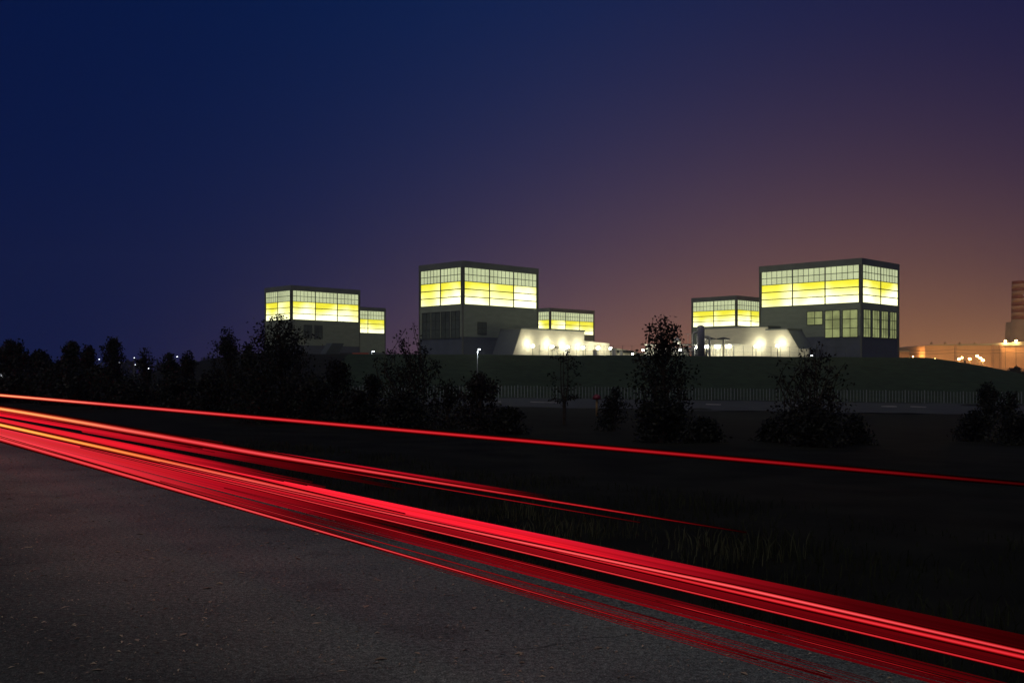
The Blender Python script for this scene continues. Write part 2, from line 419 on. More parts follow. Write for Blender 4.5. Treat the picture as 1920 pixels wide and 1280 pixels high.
def lamp_post(x, y, z0, h, power, label, group, col=(1, .93, .66), globe=.42, mglow=None, off=(0, 0), cat='lamp'):
    root = empty('floodlight_post', (x, y, z0), label, cat, group)
    m = MB(); m.tube([(0, 0, 0), (0, 0, h)], [.09, .06], 8); m.build('pole', m_bar, root)
    m = MB(); m.lathe((0, 0, h - .1), [(.05, 0), (globe*.8, globe*.25), (globe, globe*.8), (globe*.8, globe*1.4), (.1, globe*1.65)], 14)
    m.build('lamp_head', mglow or e_lamp, root, smooth=True)
    l = bpy.data.lights.new('lamp_light', 'POINT'); l.energy = power; l.color = col; l.shadow_soft_size = .3
    lo = bpy.data.objects.new('lamp_light', l); C.objects.link(lo); lo.parent = root; lo.location = (off[0], off[1], h + .25 + globe*2.)
    return root
def on_annex(o, lx, ly):
    c, s = math.cos(o.rotation_euler[2]), math.sin(o.rotation_euler[2])
    return o.location.x + c*lx - s*ly, o.location.y + s*lx + c*ly
for i, lx in enumerate((5.2, 12.3, 18.2, 24.2, 30.2, 35.4)):
    x, y = on_annex(an1, lx, -1.9)
    w = ('first', 'second', 'third', 'fourth', 'fifth', 'sixth')[i]
    lamp_post(x, y, 5.9, 2.8, 330 if i < 4 else 230, f'{w} floodlight post from the slanted end of the cream annex by the middle block', 'floodlights before the middle annex')
for i, lx in enumerate((4.6, 11.2)):
    x, y = on_annex(an2, lx, 1.9 if i == 0 else 1.0)
    w = ('nearest the slanted end', 'second from the slanted end')[i]
    lamp_post(x, y, 5.6, 3.1, 340, f'floodlight post {w} of the cream annex by the rightmost block', 'floodlights before the right annex')
# canopy with four lamps under it, in front of right annex
cx, cy = on_annex(an2, 22, 2.2)
can = empty('canopy', (cx, cy, 5.7), 'thin canopy roof with bright lamps under it before the right cream annex', 'canopy', rz=R(135))
m = MB(); m.box((-6, -1.6, 3.7), (6, 1.6, 3.9)); m.build('roof', m_steel, can)
for i in range(13):
    m = MB(); m.tube([(-5.9 + i*.98, 1.4, 0), (-5.9 + i*.98, 1.4, 3.7)], .06, 6); m.build('post', m_galv, can)
for i in range(4):
    m = MB(); m.box((-5.3 + i*3.2, 1.62, 3.0), (-3.9 + i*3.2, 1.9, 3.6)); lh = m.build('lamp', e_lamp, can)
    l = bpy.data.lights.new('lamp_light', 'POINT'); l.energy = 260; l.color = (1, .93, .68); l.shadow_soft_size = .4
    lo = bpy.data.objects.new('lamp_light', l); C.objects.link(lo); lo.parent = lh; lo.location = (-4.6 + i*3.2, 2.4, 2.9)
# mushroom vents on the annex roof line
for i, (x, y) in enumerate(((1330, 632), (1356, 634))):
    p = px(x, y + 12, 249)
    vt = empty('roof_vent', (p.x, p.y, 5.7), f'flat dark mushroom vent {"left" if i == 0 else "right"} of the pair rising over the bright canopy', 'vent', 'mushroom vents')
    m = MB(); m.tube([(0, 0, 0), (0, 0, 4.6)], .14, 8); m.build('stem', m_bar, vt)
    m = MB(); m.lathe((0, 0, 4.5), [(1.7, 0), (1.5, .25), (.3, .55)], 16); m.build('cap', m_bar, vt)
# process column with pipes
p = px(1314, 664, 245); bx, by = p.x, p.y
ve = empty('process_column', (bx, by, 5.6), 'upright grey process column with bent pipes beside it', 'vessel')
m = MB(); m.lathe((0, 0, 0), [(.95, 0), (.95, 7.2), (.85, 7.5), (.5, 7.75), (.05, 7.85)], 22); m.build('shell', m_vessel, ve, smooth=True)
def bent(pts, r, name='pipe', par=ve):
    P = [Vector(q) for q in pts]; o = [P[0]]
    for i in range(1, len(P)-1):
        a = (P[i-1]-P[i]).normalized(); b = (P[i+1]-P[i]).normalized(); rr = .55
        for q in range(6):
            u = q/5; o.append(P[i] + a*rr*(1-u)**2 + b*rr*u**2)
    o.append(P[-1]); mm = MB(); mm.tube(o, r, 10); mm.build(name, m_steel, par, smooth=True)
bent([(-.9, -.2, 6.1), (-1.9, -.2, 6.1), (-1.9, -.2, 2.4), (-3.4, -.2, 2.4), (-8, -.2, 2.4)], .22)
bent([(-.9, -.5, 1.0), (-1.35, -.5, 1.0), (-1.35, -.5, 3.2), (-2.4, -.5, 1.6), (-7, -.5, 1.6)], .2)
bent([(.9, -.2, 5.2), (2.0, -.2, 5.2), (2.0, -.2, .2)], .22)
bent([(.9, -.5, .6), (1.4, -.5, 1.9), (1.9, -.5, 1.5), (1.9, -.5, .2)], .2)
bent([(.9, .1, 3.2), (1.45, .1, 3.2), (1.45, .1, .2)], .15)
# pipe rack behind the right tree
p = px(1250, 664, 247)
pr = empty('pipe_rack', (p.x, p.y, 5.6), 'brightly lit pipe rack half hidden behind the dense round tree', 'pipe rack')
m = MB()
for i in range(7):
    x = -4.5 + i*1.6; m.box((x-.09, -.09, 0), (x+.09, .09, 3.4)); m.box((x-.09, 2.4, 0), (x+.09, 2.58, 3.4)); m.box((x-.07, .09, 3.1), (x+.07, 2.4, 3.25))
m.build('frame', m_galv, pr)
for zz, yy in ((3.35, .2), (3.35, .8), (3.35, 1.5), (2.3, .3), (2.3, 1.2), (1.2, .4)):
    m = MB(); m.tube([(-5.2, yy, zz), (6.0, yy, zz)], .17, 8); m.build('pipe', m_steel, pr, smooth=True)
m = MB(); m.lathe((2.6, 1.0, 3.5), [(.9, 0), (1.0, .5), (.8, 1.2), (.2, 1.6)], 14); m.build('drum', m_steel, pr, smooth=True)
m = MB(); m.box((-4.8, 3.2, 0), (5.6, 3.3, 2.6)); m.build('back_panel', m_cream, pr)
for i, (x, y) in enumerate(((1229, 645), (1275, 645), (1206, 655))):
    q = px(x, 664, 246.3)
    lamp_post(q.x, q.y, 5.6, 1.9, 160, f'small white floodlight {("left of centre", "at the right end", "at the left end")[i]} of the pipe rack', 'pipe rack floodlights', globe=.3)
# cabinets on the terrace
for i, (xa, xb, yt) in enumerate(((1112, 1120, 656), (1146, 1156, 653), (1162, 1168, 657))):
    a = px(xa, 664.5, 254); b = px(xb, 664.5, 254); z1 = px(xa, yt, 254).z; w = b.x - a.x
    cb = empty('equipment_cabinet', (a.x, a.y, 5.7), ('small pale equipment cabinet before the low end of the middle annex', 'widest pale equipment cabinet on the terrace between the annexes', 'narrow pale equipment cabinet nearest the low pale shed')[i], 'cabinet', 'equipment cabinets')
    m = MB(); m.box((0, 0, 0), (w, .9, z1 - 5.75)); m.build('body', m_cream, cb)
    m = MB(); m.box((-.05, -.06, z1 - 5.748), (w+.05, .95, z1 - 5.64)); m.build('lid', m_roof, cb)
    m = MB(); m.box((w*.2, -.03, .2), (w*.8, -.003, z1 - 6.0)); m.build('door', m_steel, cb)
# mast on rack
p = px(1290, 664, 250)
ma = empty('steel_mast', (p.x, p.y, 5.6), 'thin steel mast with a short arm left of the process column', 'mast')
m = MB(); m.tube([(0, 0, 0), (0, 0, 6.0)], .06, 6); m.tube([(-.9, 0, 5.9), (.7, 0, 6.1)], .05, 6); m.build('pole', m_steel, ma)
# low white sheds between the halls
p0 = px(1150, 664, 300)
sh = empty('low_shed', (p0.x, p0.y, 5.7), 'long low pale shed between the two cream annexes', 'shed')
m = MB(); m.box((0, 0, 0), (11.5, 8, 2.2)); m.build('wall', m_cream, sh)
m = MB(); m.box((-.3, -.4, 2.203), (11.8, 8.3, 2.5)); m.build('roof', m_roof, sh)
m = MB(); m.box((3, -.08, .1), (4.1, -.003, 1.9)); m.build('door', m_bar, sh)
q = px(1186, 664, 285); lamp_post(q.x, q.y, 5.7, 1.7, 150, 'small floodlight post before the low pale shed', 'pipe rack floodlights', globe=.3)
# guard fence along the terrace edge in front of the halls
gf = empty('terrace_fence', (0, 231, 0), 'thin wire fence on dark posts along the terrace edge before the cream halls', 'fence')
for i in range(34):
    X = 6 + i*2.05
    if 33 < X < 40: continue
    m = MB(); z = ground(X, 231); m.box((X-.035, -.03, z-.2), (X+.035, .03, z+2.3)); m.build('post', m_bar, gf)
m = MB()
for zz in (1.0, 2.2): m.tube([(6 + i*2.05, 0, ground(6+i*2.05, 231) + zz) for i in range(34)], .014, 4)
m.build('wire', m_bar, gf)
# slanted stair roof on the left block, containers and lamp
p = px(600, 668, 300)
st = empty('escape_stair', (p.x, p.y, 5.5), 'dark slanted stair enclosure against the leftmost block', 'stair', rz=R(45))
m = MB(); m.prism([(0, 0), (4.4, 5.6), (8.4, 5.6), (5.0, 0)], 0, 3); m.build('enclosure', mat('stair_blue_grey', (.035, .05, .06), .5, .2, .5), st)
for (xa, xb, yt, mm, lab, nm) in ((637, 660, 664, m_dk, 'dark closed container beside the red one below the leftmost block', 'container'),
                                  (660.6, 690, 663, m_rust, 'red container on the grass terrace below the leftmost block', 'container')):
    a = px(xa, 671, 262); b = px(xb, 671, 262)
    t_ = empty('container', (a.x, a.y, 5.6), lab, 'container', 'containers on the terrace')
    w = b.x - a.x
    m = MB(); m.box((0, 0, .15), (w, 2.4, 1.75))
    for i in range(int(w/.3)): m.box((.1 + i*.3, -.05, .2), (.24 + i*.3, -.002, 1.7))
    m.build('body', mm, t_)
    m = MB(); m.box((-.04, -.06, .0), (w+.04, 2.45, .148)); m.build('base_frame', m_bar, t_)

# ------------------------------------------------------------------ street lamps
def street_lamp(x, y, z0, h, label, group, power=0, side=1, mglow=None, head=.5):
    root = empty('street_lamp', (x, y, z0), label, 'street lamp', group)
    m = MB(); m.tube([(0, 0, 0), (0, 0, h*.96), (.15*side, 0, h), (.5*side, 0, h+.05)], [.10, .075, .06, .05], 8); m.build('pole', m_pole, root)
    m = MB(); m.box((.35*side - head*.5, -.18, h-.16), (.35*side + head*.5, .18, h)); m.build('lamp_head', mglow or e_cool, root)
    if power:
        l = bpy.data.lights.new('lamp_light', 'POINT'); l.energy = power; l.color = (.85, .95, 1); l.shadow_soft_size = .15
        lo = bpy.data.objects.new('lamp_light', l); C.objects.link(lo); lo.parent = root; lo.location = (.35*side, -.3, h-.45)
    return root
p = px(895, 654, 174); g = ground(p.x, p.y); street_lamp(p.x, p.y, g, p.z - g, 'lone lit street lamp on a pale pole before the grass bank', 'street lamps', 420, 1, head=.34)
p = px(697, 658, 250); street_lamp(p.x, p.y, 5.5, p.z - 5.5, 'lit lamp beside the red container', 'street lamps', 60, 1)
p = px(1519, 666, 238); g = 5.3; street_lamp(p.x, p.y, g, p.z - g + .05, 'short white path lamp on the bank left of the rightmost block', 'street lamps', 12, 1, head=.4)
far = [(184, 673, 330), (223, 679, 420), (250, 670, 380), (252, 683, 350), (262, 685, 400), (276, 690, 300), (330, 668, 300), (427, 665, 260)]
fl = ['leftmost far street lamp in the dark trees', 'second far street lamp from the left', 'far street lamp highest in its tight cluster', 'far street lamp just under the highest of its cluster',
      'far street lamp in the middle of the cluster', 'lowest far street lamp of the cluster', 'far street lamp alone left of the pointed dark trees', 'far street lamp showing through the round tree top']
for (x, y, D), lab in zip(far, fl):
    p = px(x, y, D); g = ground(p.x, p.y); street_lamp(p.x, p.y, g, max(2, p.z - g), lab, 'far street lamps', 0, 1, e_far, head=.3)

# ------------------------------------------------------------------ palisade fence before the bank
FY = 178
def fence_run(X0, X1, label):
    root = empty('bar_fence', ((X0+X1)/2, FY, 0), label, 'fence', 'runs of the bar fence')
    ox = (X0+X1)/2
    m = MB(); X = X0
    while X < X1:
        z = ground(X, FY) + .1; m.box((X-ox-.042, -.03, z), (X-ox+.042, .03, z+1.95)); X += .55
    m.build('bars', m_galv, root)['kind'] = 'stuff'
    for dz in (.35, 1.6):
        m = MB(); n = 14
        for i in range(n):
            a = X0 + (X1-X0)*i/n; b = X0 + (X1-X0)*(i+1)/n; za = ground(a, FY)+.1+dz; zb = ground(b, FY)+.1+dz
            m.add([(a-ox,.035,za),(b-ox,.035,zb),(b-ox,.09,zb),(a-ox,.09,za),(a-ox,.035,za+.07),(b-ox,.035,zb+.07),(b-ox,.09,zb+.07),(a-ox,.09,za+.07)],
                  [(3,2,1,0),(4,5,6,7),(0,1,5,4),(1,2,6,5),(2,3,7,6),(3,0,4,7)])
        m.build('rail', m_bar, root)
    for i in range(int((X1-X0)/3.3)+1):
        X = X0 + i*3.3; z = ground(X, FY); m = MB(); m.box((X-ox-.06, .1, z-.3), (X-ox+.06, .22, z+2.15)); m.build('post', m_galv, root)
    return root
fence_run(-32, 110, 'long pale bar fence at the foot of the grass bank')

# ------------------------------------------------------------------ far factory under sodium light
fa = empty('factory_hall', (*at(1735, 500), -3), 'long pale factory hall lit orange beyond the end of the bank', 'building')
s_ = 500/F
def wz(y): return H0 + (HOR - y)*s_ + 3
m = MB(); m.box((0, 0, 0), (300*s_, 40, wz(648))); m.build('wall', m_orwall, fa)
m = MB(); m.prism([(0, wz(648)+.01), (20*s_, wz(645.5)), (110*s_, wz(644)), (200*s_, wz(640)), (300*s_, wz(639)), (300*s_, wz(648)+.01)], -.3, 40); m.build('roof', m_roof, fa)
for i, xx in enumerate((54, 124, 138)):
    m = MB(); m.box((xx*s_, -.6, 0), ((xx+4)*s_, -.02, wz(646))); m.build('pilaster', m_drum, fa)
m = MB(); m.box((0, -3, 0), (300*s_, -.05, wz(690))); m.build('plinth', m_drum, fa)
for i, xx in enumerate((16, 42, 70, 98)):
    m = MB(); m.lathe((xx*s_, 3, wz(645)), [(.7, 0), (.7, .7), (.3, 1.1)], 10); m.build('roof_vent', m_drum, fa)
lo_ = empty('low_factory_shed', (*at(1682, 520), -3), 'low dim factory shed between the rightmost block and the orange hall', 'building')
m = MB(); m.box((0, 0, 0), (55*.265, 25, wz(659)+.3)); m.build('wall', m_orwall, lo_)
m = MB(); m.box((-.3, -.5, wz(659)+.303), (55*.265, 25, wz(656)+.3)); m.build('roof', m_roof, lo_)
ch = empty('chimney', (*at(1914, 540), -3), 'tall red and white striped chimney above the orange factory hall', 'chimney')
sc2 = 540/F
def hz(y): return H0 + (HOR - y)*sc2 + 3
ysb = [527, 533, 540.5, 546, 553.5, 560, 567, 574, 580, 586, 592.5, 599]
rr = lambda y: (15.5 + (y - 527)*.012)*sc2
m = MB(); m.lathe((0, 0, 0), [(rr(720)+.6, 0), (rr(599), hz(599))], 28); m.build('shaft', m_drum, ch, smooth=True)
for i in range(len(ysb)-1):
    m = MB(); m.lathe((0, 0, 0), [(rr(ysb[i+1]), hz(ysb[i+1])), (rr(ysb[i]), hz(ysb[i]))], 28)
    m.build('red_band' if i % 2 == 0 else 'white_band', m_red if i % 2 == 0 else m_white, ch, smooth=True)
m = MB(); m.lathe((-.1*sc2, -rr(556)-.3, hz(557)), [(.2, 0), (.5, .3), (.2, .8)], 10); m.build('beacon', e_far, ch)
bo = empty('cooling_stack', (*at(1896, 560), -3), 'shorter concrete stack flaring at the foot left of the striped chimney', 'stack')
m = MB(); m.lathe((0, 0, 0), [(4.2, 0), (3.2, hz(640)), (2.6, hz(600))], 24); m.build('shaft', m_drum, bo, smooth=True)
def sodium(x, y, Yd, power, label, col=(1, .47, .14), glob=.55, mg=None):
    p = px(x, y, Yd); g = -3
    root = empty('sodium_lamp', (p.x, p.y, g), label, 'lamp', 'sodium lamps of the factory')
    h = p.z - g
    m = MB(); m.tube([(0, 0, 0), (0, 0, h)], [.14, .09], 8); m.build('pole', m_bar, root)
    m = MB(); m.lathe((0, 0, h-.1), [(.1, 0), (glob, glob*.4), (glob, glob), (.2, glob*1.5)], 12); m.build('lamp_head', mg or e_or, root, smooth=True)
    if power:
        l = bpy.data.lights.new('lamp_light', 'POINT'); l.energy = power; l.color = col; l.shadow_soft_size = .5
        lo = bpy.data.objects.new('lamp_light', l); C.objects.link(lo); lo.parent = root; lo.location = (0, -.8, h + .3)
sodium(1746, 674.5, 480, 5000, 'leftmost low sodium lamp on the bank edge')
sodium(1753, 674.5, 480, 3000, 'second low sodium lamp on the bank edge')
sodium(1798, 674, 478, 9000, 'sodium lamp left of the dark post before the orange hall')
sodium(1804, 671, 480, 2500, 'smaller sodium lamp just above the dark post', glob=.35)
sodium(1818, 674, 478, 8000, 'sodium lamp right of the dark post')
sodium(1832, 668.5, 478, 7000, 'top left lamp of the bright sodium cluster')
sodium(1838, 672.5, 476, 7000, 'middle lamp of the bright sodium cluster')
sodium(1843, 676.5, 476, 7000, 'bottom right lamp of the bright sodium cluster')
sodium(1889, 698.5, 420, 5000, 'nearest sodium lamp low beside the dark bush')
sodium(1842, 696, 440, 4000, 'low sodium lamp on the slope right of the bank', glob=.4)
sodium(1885, 640.5, 500, 12000, 'bright lamp on the hall roof below the striped chimney', (1, .5, .16))
sodium(1905, 640, 500, 9000, 'second bright lamp on the hall roof below the striped chimney', (1, .5, .16))
sodium(1712, 669, 505, 5000, 'sodium lamp added to light the low factory shed', glob=.3)  # added lamp that turns the shed wall orange
sodium(1930, 668, 470, 16000, 'sodium lamp at the right end of the orange hall')
dp = empty('dark_post', (*at(1809.5, 330), ground(*at(1809.5, 330))), 'short dark post on the end of the bank before the sodium lamps', 'post')
p = px(1809.5, 675, 330); h = p.z - dp.location.z
m = MB(); m.lathe((0, 0, 0), [(.35, 0), (.3, h-.4), (.42, h-.35), (.3, h)], 10); m.build('shaft', m_bar, dp)
# power lines across the factory
pl = empty('power_line', (*at(1690, 470), -3), 'sagging dark power cables crossing before the orange hall', 'cable')
for y0, y1, sag in ((655, 653, 8), (662, 659, 6)):
    a = px(1690, y0, 470) - pl.location; b = px(1990, y1, 470) - pl.location
    m = MB(); pts = []
    for i in range(31):
        u = (i/30*3) % 1 if i < 30 else 1
        q = a.lerp(b, i/30); q.z -= sag*s_*4*u*(1-u)*.35; pts.append(q)
    m.tube(pts, .09, 4); m.build('cable', m_bar, pl)

# ------------------------------------------------------------------ small roadside things
p = px(2, 707, 60); ts_ = empty('triangle_sign', (p.x, p.y, ground(p.x, p.y)), 'small white triangular road sign at the far left edge', 'sign')
h = p.z - ts_.location.z
m = MB(); m.tube([(0, .03, 0), (0, .03, h+.1)], .03, 8); m.build('pole', m_pole, ts_)
m = MB(); m.prism([(-.11, h), (.11, h), (0, h+.2)], -.012, 0); m.build('plate', emit('glowing_sheet', (.8, .85, .9), .5), ts_)  # plate given its own glow in place of reflected light
p = px(1119, 776, 64); hy = empty('hydrant_post', (p.x, p.y, ground(p.x, p.y)), 'red capped post standing in the dark grass near the thin sapling', 'post')
m = MB(); m.lathe((0, 0, 0), [(.07, 0), (.07, 1.0), (.05, 1.02)], 12); m.build('post', mat('yellowish_post', (.3, .2, .08), .7, .2, 3), hy, smooth=True)
m = MB(); m.lathe((0, 0, 1.0), [(.05, 0), (.26, .03), (.24, .2), (.15, .3), (.03, .34)], 14); m.build('cap', mat('red_cap', (.13, .012, .022), .5, .15, 3), hy, smooth=True)

# ------------------------------------------------------------------ vegetation
def leaf_mesh(pts, size, rng, name, m, parent, flat=.0):
    n = len(pts); pts = np.asarray(pts)
    d = rng.normal(size=(n, 3)); d[:, 2] -= .3; d /= np.linalg.norm(d, axis=1)[:, None]
    e = np.cross(d, rng.normal(size=(n, 3))); e /= np.linalg.norm(e, axis=1)[:, None]
    s = size * rng.uniform(.6, 1.3, (n, 1))
    nn = np.cross(d, e)
    a = pts; b = pts + d*s*.5 + e*s*.27 + nn*s*.06; c = pts + d*s; f = pts + d*s*.5 - e*s*.27 + nn*s*.06
    V = np.stack([a, b, c, f], 1).reshape(-1, 3)
    me = bpy.data.meshes.new(name); me.vertices.add(4*n); me.vertices.foreach_set('co', V.ravel().astype(np.float32))
    me.loops.add(4*n); me.polygons.add(n); me.loops.foreach_set('vertex_index', np.arange(4*n, dtype=np.int32))
    me.polygons.foreach_set('loop_start', np.arange(0, 4*n, 4, dtype=np.int32)); me.polygons.foreach_set('loop_total', np.full(n, 4, np.int32))
    me.update(); me.validate(); me.materials.append(m)
    o = bpy.data.objects.new(name, me); C.objects.link(o); o.parent = parent; return o
def curve(a, b, rng, bend=.12, n=7):
    a = np.array(a, float); b = np.array(b, float); L = np.linalg.norm(b-a)
    o = rng.normal(size=3)*L*bend; o2 = rng.normal(size=3)*L*bend*.5
    return [a + (b-a)*u + o*math.sin(math.pi*u) + o2*math.sin(2*math.pi*u) for u in np.linspace(0, 1, n)]
def tree(x, ytop, Y, hw, label, kind='dense', seed=1, leaf=.11, dens=1.0, ybot=None, name='young_tree', cat='tree', group='roadside trees', brown=False):
    """kind: dense = leafy crown to near the ground, shoots = upright sparse shoots, bush = low mound, sapling = thin see-through"""
    rng = np.random.default_rng(seed)
    p = px(x, ytop, Y); g = ground(p.x, p.y); Hh = p.z - g; w = hw/F*Y
    root = empty(name, (p.x, p.y, g), label, cat, group)
    wood = MB(); pts = []
    def shoot(a, b, r0, nl, spread, lo=.25):
        cv = curve(a, b, rng); n = len(cv)
        wood.tube(cv, [r0*(1-.8*i/(n-1)) for i in range(n)], 5, cap=False)
        for _ in range(nl):
            u = lo + (1-lo)*rng.uniform()**.7; i = min(n-2, int(u*(n-1))); f = u*(n-1)-i
            q = cv[i]*(1-f) + cv[i+1]*f
            pts.append(q + rng.normal(size=3)*spread*np.array([1, 1, .8]))
    if kind in ('dense', 'bush'):
        trunk_top = .8 if kind == 'dense' else .5
        cv = curve((0, 0, -.1), (rng.normal()*.08*w, rng.normal()*.1*w, Hh*trunk_top), rng, .03, 8)
        wood.tube(cv, [(.05+.012*Hh)*(1-.75*i/7) for i in range(8)], 7)
        nb = int((62 if kind == 'dense' else 34)*min(1.6, max(.7, w)))
        for i in range(nb):
            ut = rng.uniform(.05, 1.0)**.9; th = rng.uniform(0, 2*math.pi)
            env = (min(1.05, 1.10*(1-ut)**.43 + .08) if kind == 'dense' else math.sqrt(max(.06, 1-ut*ut)))
            rr_ = w*env*rng.uniform(.5, 1.08)
            k_ = int(min(6, max(0, (ut-.28))*7/trunk_top)); a = cv[k_]
            b = (math.cos(th)*rr_, math.sin(th)*rr_, Hh*ut*rng.uniform(.93, 1.0))
            shoot(a, b, .022, int(64*dens), (.07 + .10*w*rng.uniform(.4, 1.1))*(1.15-.5*ut), .3)
        for i in range(int(11*max(1, w))):         # ragged top and rim shoots
            th = rng.uniform(0, 2*math.pi); r_ = w*rng.uniform(.05, .8)
            zt = Hh*(1.03 - .5*(r_/w)**1.6) * rng.uniform(.9, 1.0)
            shoot(np.array(cv[5]) + rng.normal(size=3)*.05, (math.cos(th)*r_, math.sin(th)*r_, zt), .016, int(34*dens), .06, .4)
    elif kind == 'shoots':
        for i in range(int(15*max(1, w*.8))):
            th = rng.uniform(0, 2*math.pi); r_ = w*rng.uniform(.1, .95)
            zt = Hh*(1.0 - .42*(r_/w)**1.2)*rng.uniform(.82, 1.0)
            b = (math.cos(th)*r_, math.sin(th)*r_, zt)
            shoot((rng.normal()*.05, rng.normal()*.05, -.05), b, .028, int(48*dens), .07, .3)
            for _ in range(3):
                u = rng.uniform(.4, .8); a = np.array(b)*u
                shoot(a, a + np.array([rng.normal()*.35*w, rng.normal()*.35*w, rng.uniform(.1, .22)*Hh]), .012, int(16*dens), .06, .3)
        for _ in range(int(1500*dens*w)):         # thick skirt
            th = rng.uniform(0, 2*math.pi); r_ = w*math.sqrt(rng.uniform())*.95
            pts.append(np.array([math.cos(th)*r_, math.sin(th)*r_, rng.uniform(0, .55)*Hh*(1.1-.5*(r_/w))]))
    else:  # sapling: few upright forks, sparse leaves
        for dx in (-.28, .30, -.05):
            cv = [(dx*.1*w, 0, 0), (dx*.15*w, 0, Hh*.3), (dx*w*.6, .05, Hh*.5), (dx*w*.8, .02, Hh*(1-.1*abs(dx)))]
            wood.tube(cv, [.05, .04, .025, .01], 6)
            for _ in range(12):
                u = rng.uniform(.25, .95); k_ = min(2, int(u*3)); f = u*3-k_
                a = np.array(cv[k_])*(1-f) + np.array(cv[k_+1])*f
                th = rng.uniform(0, 2*math.pi)
                shoot(a, a + np.array([math.cos(th)*w*.75, math.sin(th)*w*.75, Hh*rng.uniform(.02, .16)]), .009, int(11*dens), .05, .3)
    wood.build('trunk', m_bark, root)
    leaf_mesh(pts, leaf, rng, 'crown', m_leaf2 if brown else m_leaf, root)
    return root
TR = [
 (20, 634, 70, 40, 'broad dark tree mass at the far left edge', 'dense', 1.6, .2),
 (75, 655, 75, 34, 'low dark tree second from the left edge', 'dense', 1.3, .2),
 (136, 635, 62, 32, 'round topped dark tree third from the left edge', 'dense', 1.2, .16),
 (166, 643, 60, 17, 'narrow dark tree tucked right of the round topped one', 'dense', 1, .15),
 (212, 629, 56, 25, 'pointed dark tree with a knobbly tip among the far lamps', 'dense', 1, .14),
 (271, 645, 54, 22, 'dark tree with far lamps showing through its foot', 'dense', .42, .14),
 (318, 660, 78, 30, 'pale dim tree right of the far lamps', 'dense', .8, .17),
 (352, 656, 55, 12, 'thin dark column of a tree left of the lamp pierced crown', 'dense', 1, .13),
 (418, 616, 46, 40, 'dark tree with a white lamp in its crown', 'dense', 1.0, .12),
 (463, 640, 44, 26, 'dark tree just left of the biggest tree', 'dense', 1, .12),
 (522, 588, 36, 92, 'biggest dense dark tree before the leftmost block', 'dense', 1.25, .105),
 (634, 672, 38, 44, 'round low dark tree below the red container', 'dense', 1.2, .105),
 (764, 592, 33, 62, 'feathery dark tree of upright shoots before the middle block', 'shoots', 1.1, .10),
 (697, 700, 36, 38, 'low dark bush between the round tree and the feathery tree', 'bush', 1.2, .11),
 (842, 712, 33, 40, 'ragged low bush before the fence right of the feathery tree', 'bush', .7, .1),
 (900, 698, 31, 52, 'dense dark bush right under the lone street lamp', 'dense', 1.1, .1),
 (1058, 659, 40, 34, 'thin see-through sapling before the fence and cream annex', 'sapling', 1, .12),
 (1152, 727, 34, 30, 'small dark bush left of the dense round tree', 'bush', .9, .09),
 (1243, 586, 27, 70, 'dense round topped tree hiding the pipe rack', 'dense', .85, .10),
 (1522, 612, 27, 84, 'sparse ragged tree of upright shoots before the rightmost block', 'shoots', .62, .10),
 (1852, 712, 40, 26, 'small pointed bush before the right end of the fence', 'bush', 1, .11),
 (1893, 724, 36, 30, 'dark bush at the right edge before the fence', 'bush', 1, .1),
 (1905, 688, 300, 26, 'far dark tree at the right edge beside the sodium lamps', 'dense', 1.2, .6),
]
for i, (x, yt, Y, hw, lab, kd, de, lf) in enumerate(TR):
    bush = kd == 'bush'
    tree(x, yt, Y, hw, lab, kd, 100+i, lf, de, name='bush' if bush else ('sapling' if kd == 'sapling' else 'young_tree'), cat='bush' if bush else 'tree',
         group='roadside bushes' if bush else 'roadside trees', brown=(i % 4 == 3))
# undergrowth between the trees
und = [(104, 672, 60, 46), (185, 684, 58, 40), (30, 700, 60, 70), (140, 690, 56, 75), (240, 712, 52, 60), (330, 705, 50, 50), (395, 700, 44, 50), (470, 690, 40, 60), (590, 705, 35, 50), (670, 730, 34, 44), (760, 735, 31, 60),
       (950, 765, 30, 36), (1240, 745, 26.5, 66), (1322, 786, 27, 30), (1520, 752, 26.5, 70), (1606, 782, 28, 30), (1450, 790, 28, 28), (1828, 772, 34, 40), (1905, 770, 32, 40)]
ul = ['in the gap right of the low second tree', 'in the gap left of the pointed tree', 'far left', 'below the round topped tree', 'below the far lamps', 'below the pale dim tree', 'below the lamp pierced crown', 'left of the biggest tree', 'right of the biggest tree', 'right of the round low tree',
      'at the foot of the feathery tree', 'right of the bush under the street lamp', 'at the foot of the dense round tree', 'right of the dense round tree', 'at the foot of the sparse ragged tree',
      'right of the sparse ragged tree', 'left of the sparse ragged tree', 'left of the right edge bush', 'in the right edge corner']
for i, ((x, yt, Y, hw), w) in enumerate(zip(und, ul)):
    tree(x, yt, Y, hw, f'black low undergrowth bush {w}', 'bush', 300+i, .11*max(1, Y/32), 1.3, name='bush', cat='bush', group='undergrowth bushes')

# far-off wood along the left horizon: one dark mass
rngw = np.random.default_rng(55); wp = []
wx = np.linspace(-330, -62, 60)
for x_ in wx:
    hh = 7.5 + 3.5*mnoise.noise(Vector((x_*.05, 0, 9))) + rngw.uniform(-1, 1.6) + max(0, -250 - x_)*.03
    for _ in range(150):
        u = rngw.uniform(); wp.append((x_ + rngw.normal()*3.2*(1.1 - .6*u), 450 + rngw.normal()*4 - x_*.1, ground(x_, 450) + hh*u*1.15))
wo = leaf_mesh(wp, 2.2, rngw, 'far_wood', m_leaf, None)
tag(wo, 'far dark wood along the left horizon', 'wood', kind='stuff')

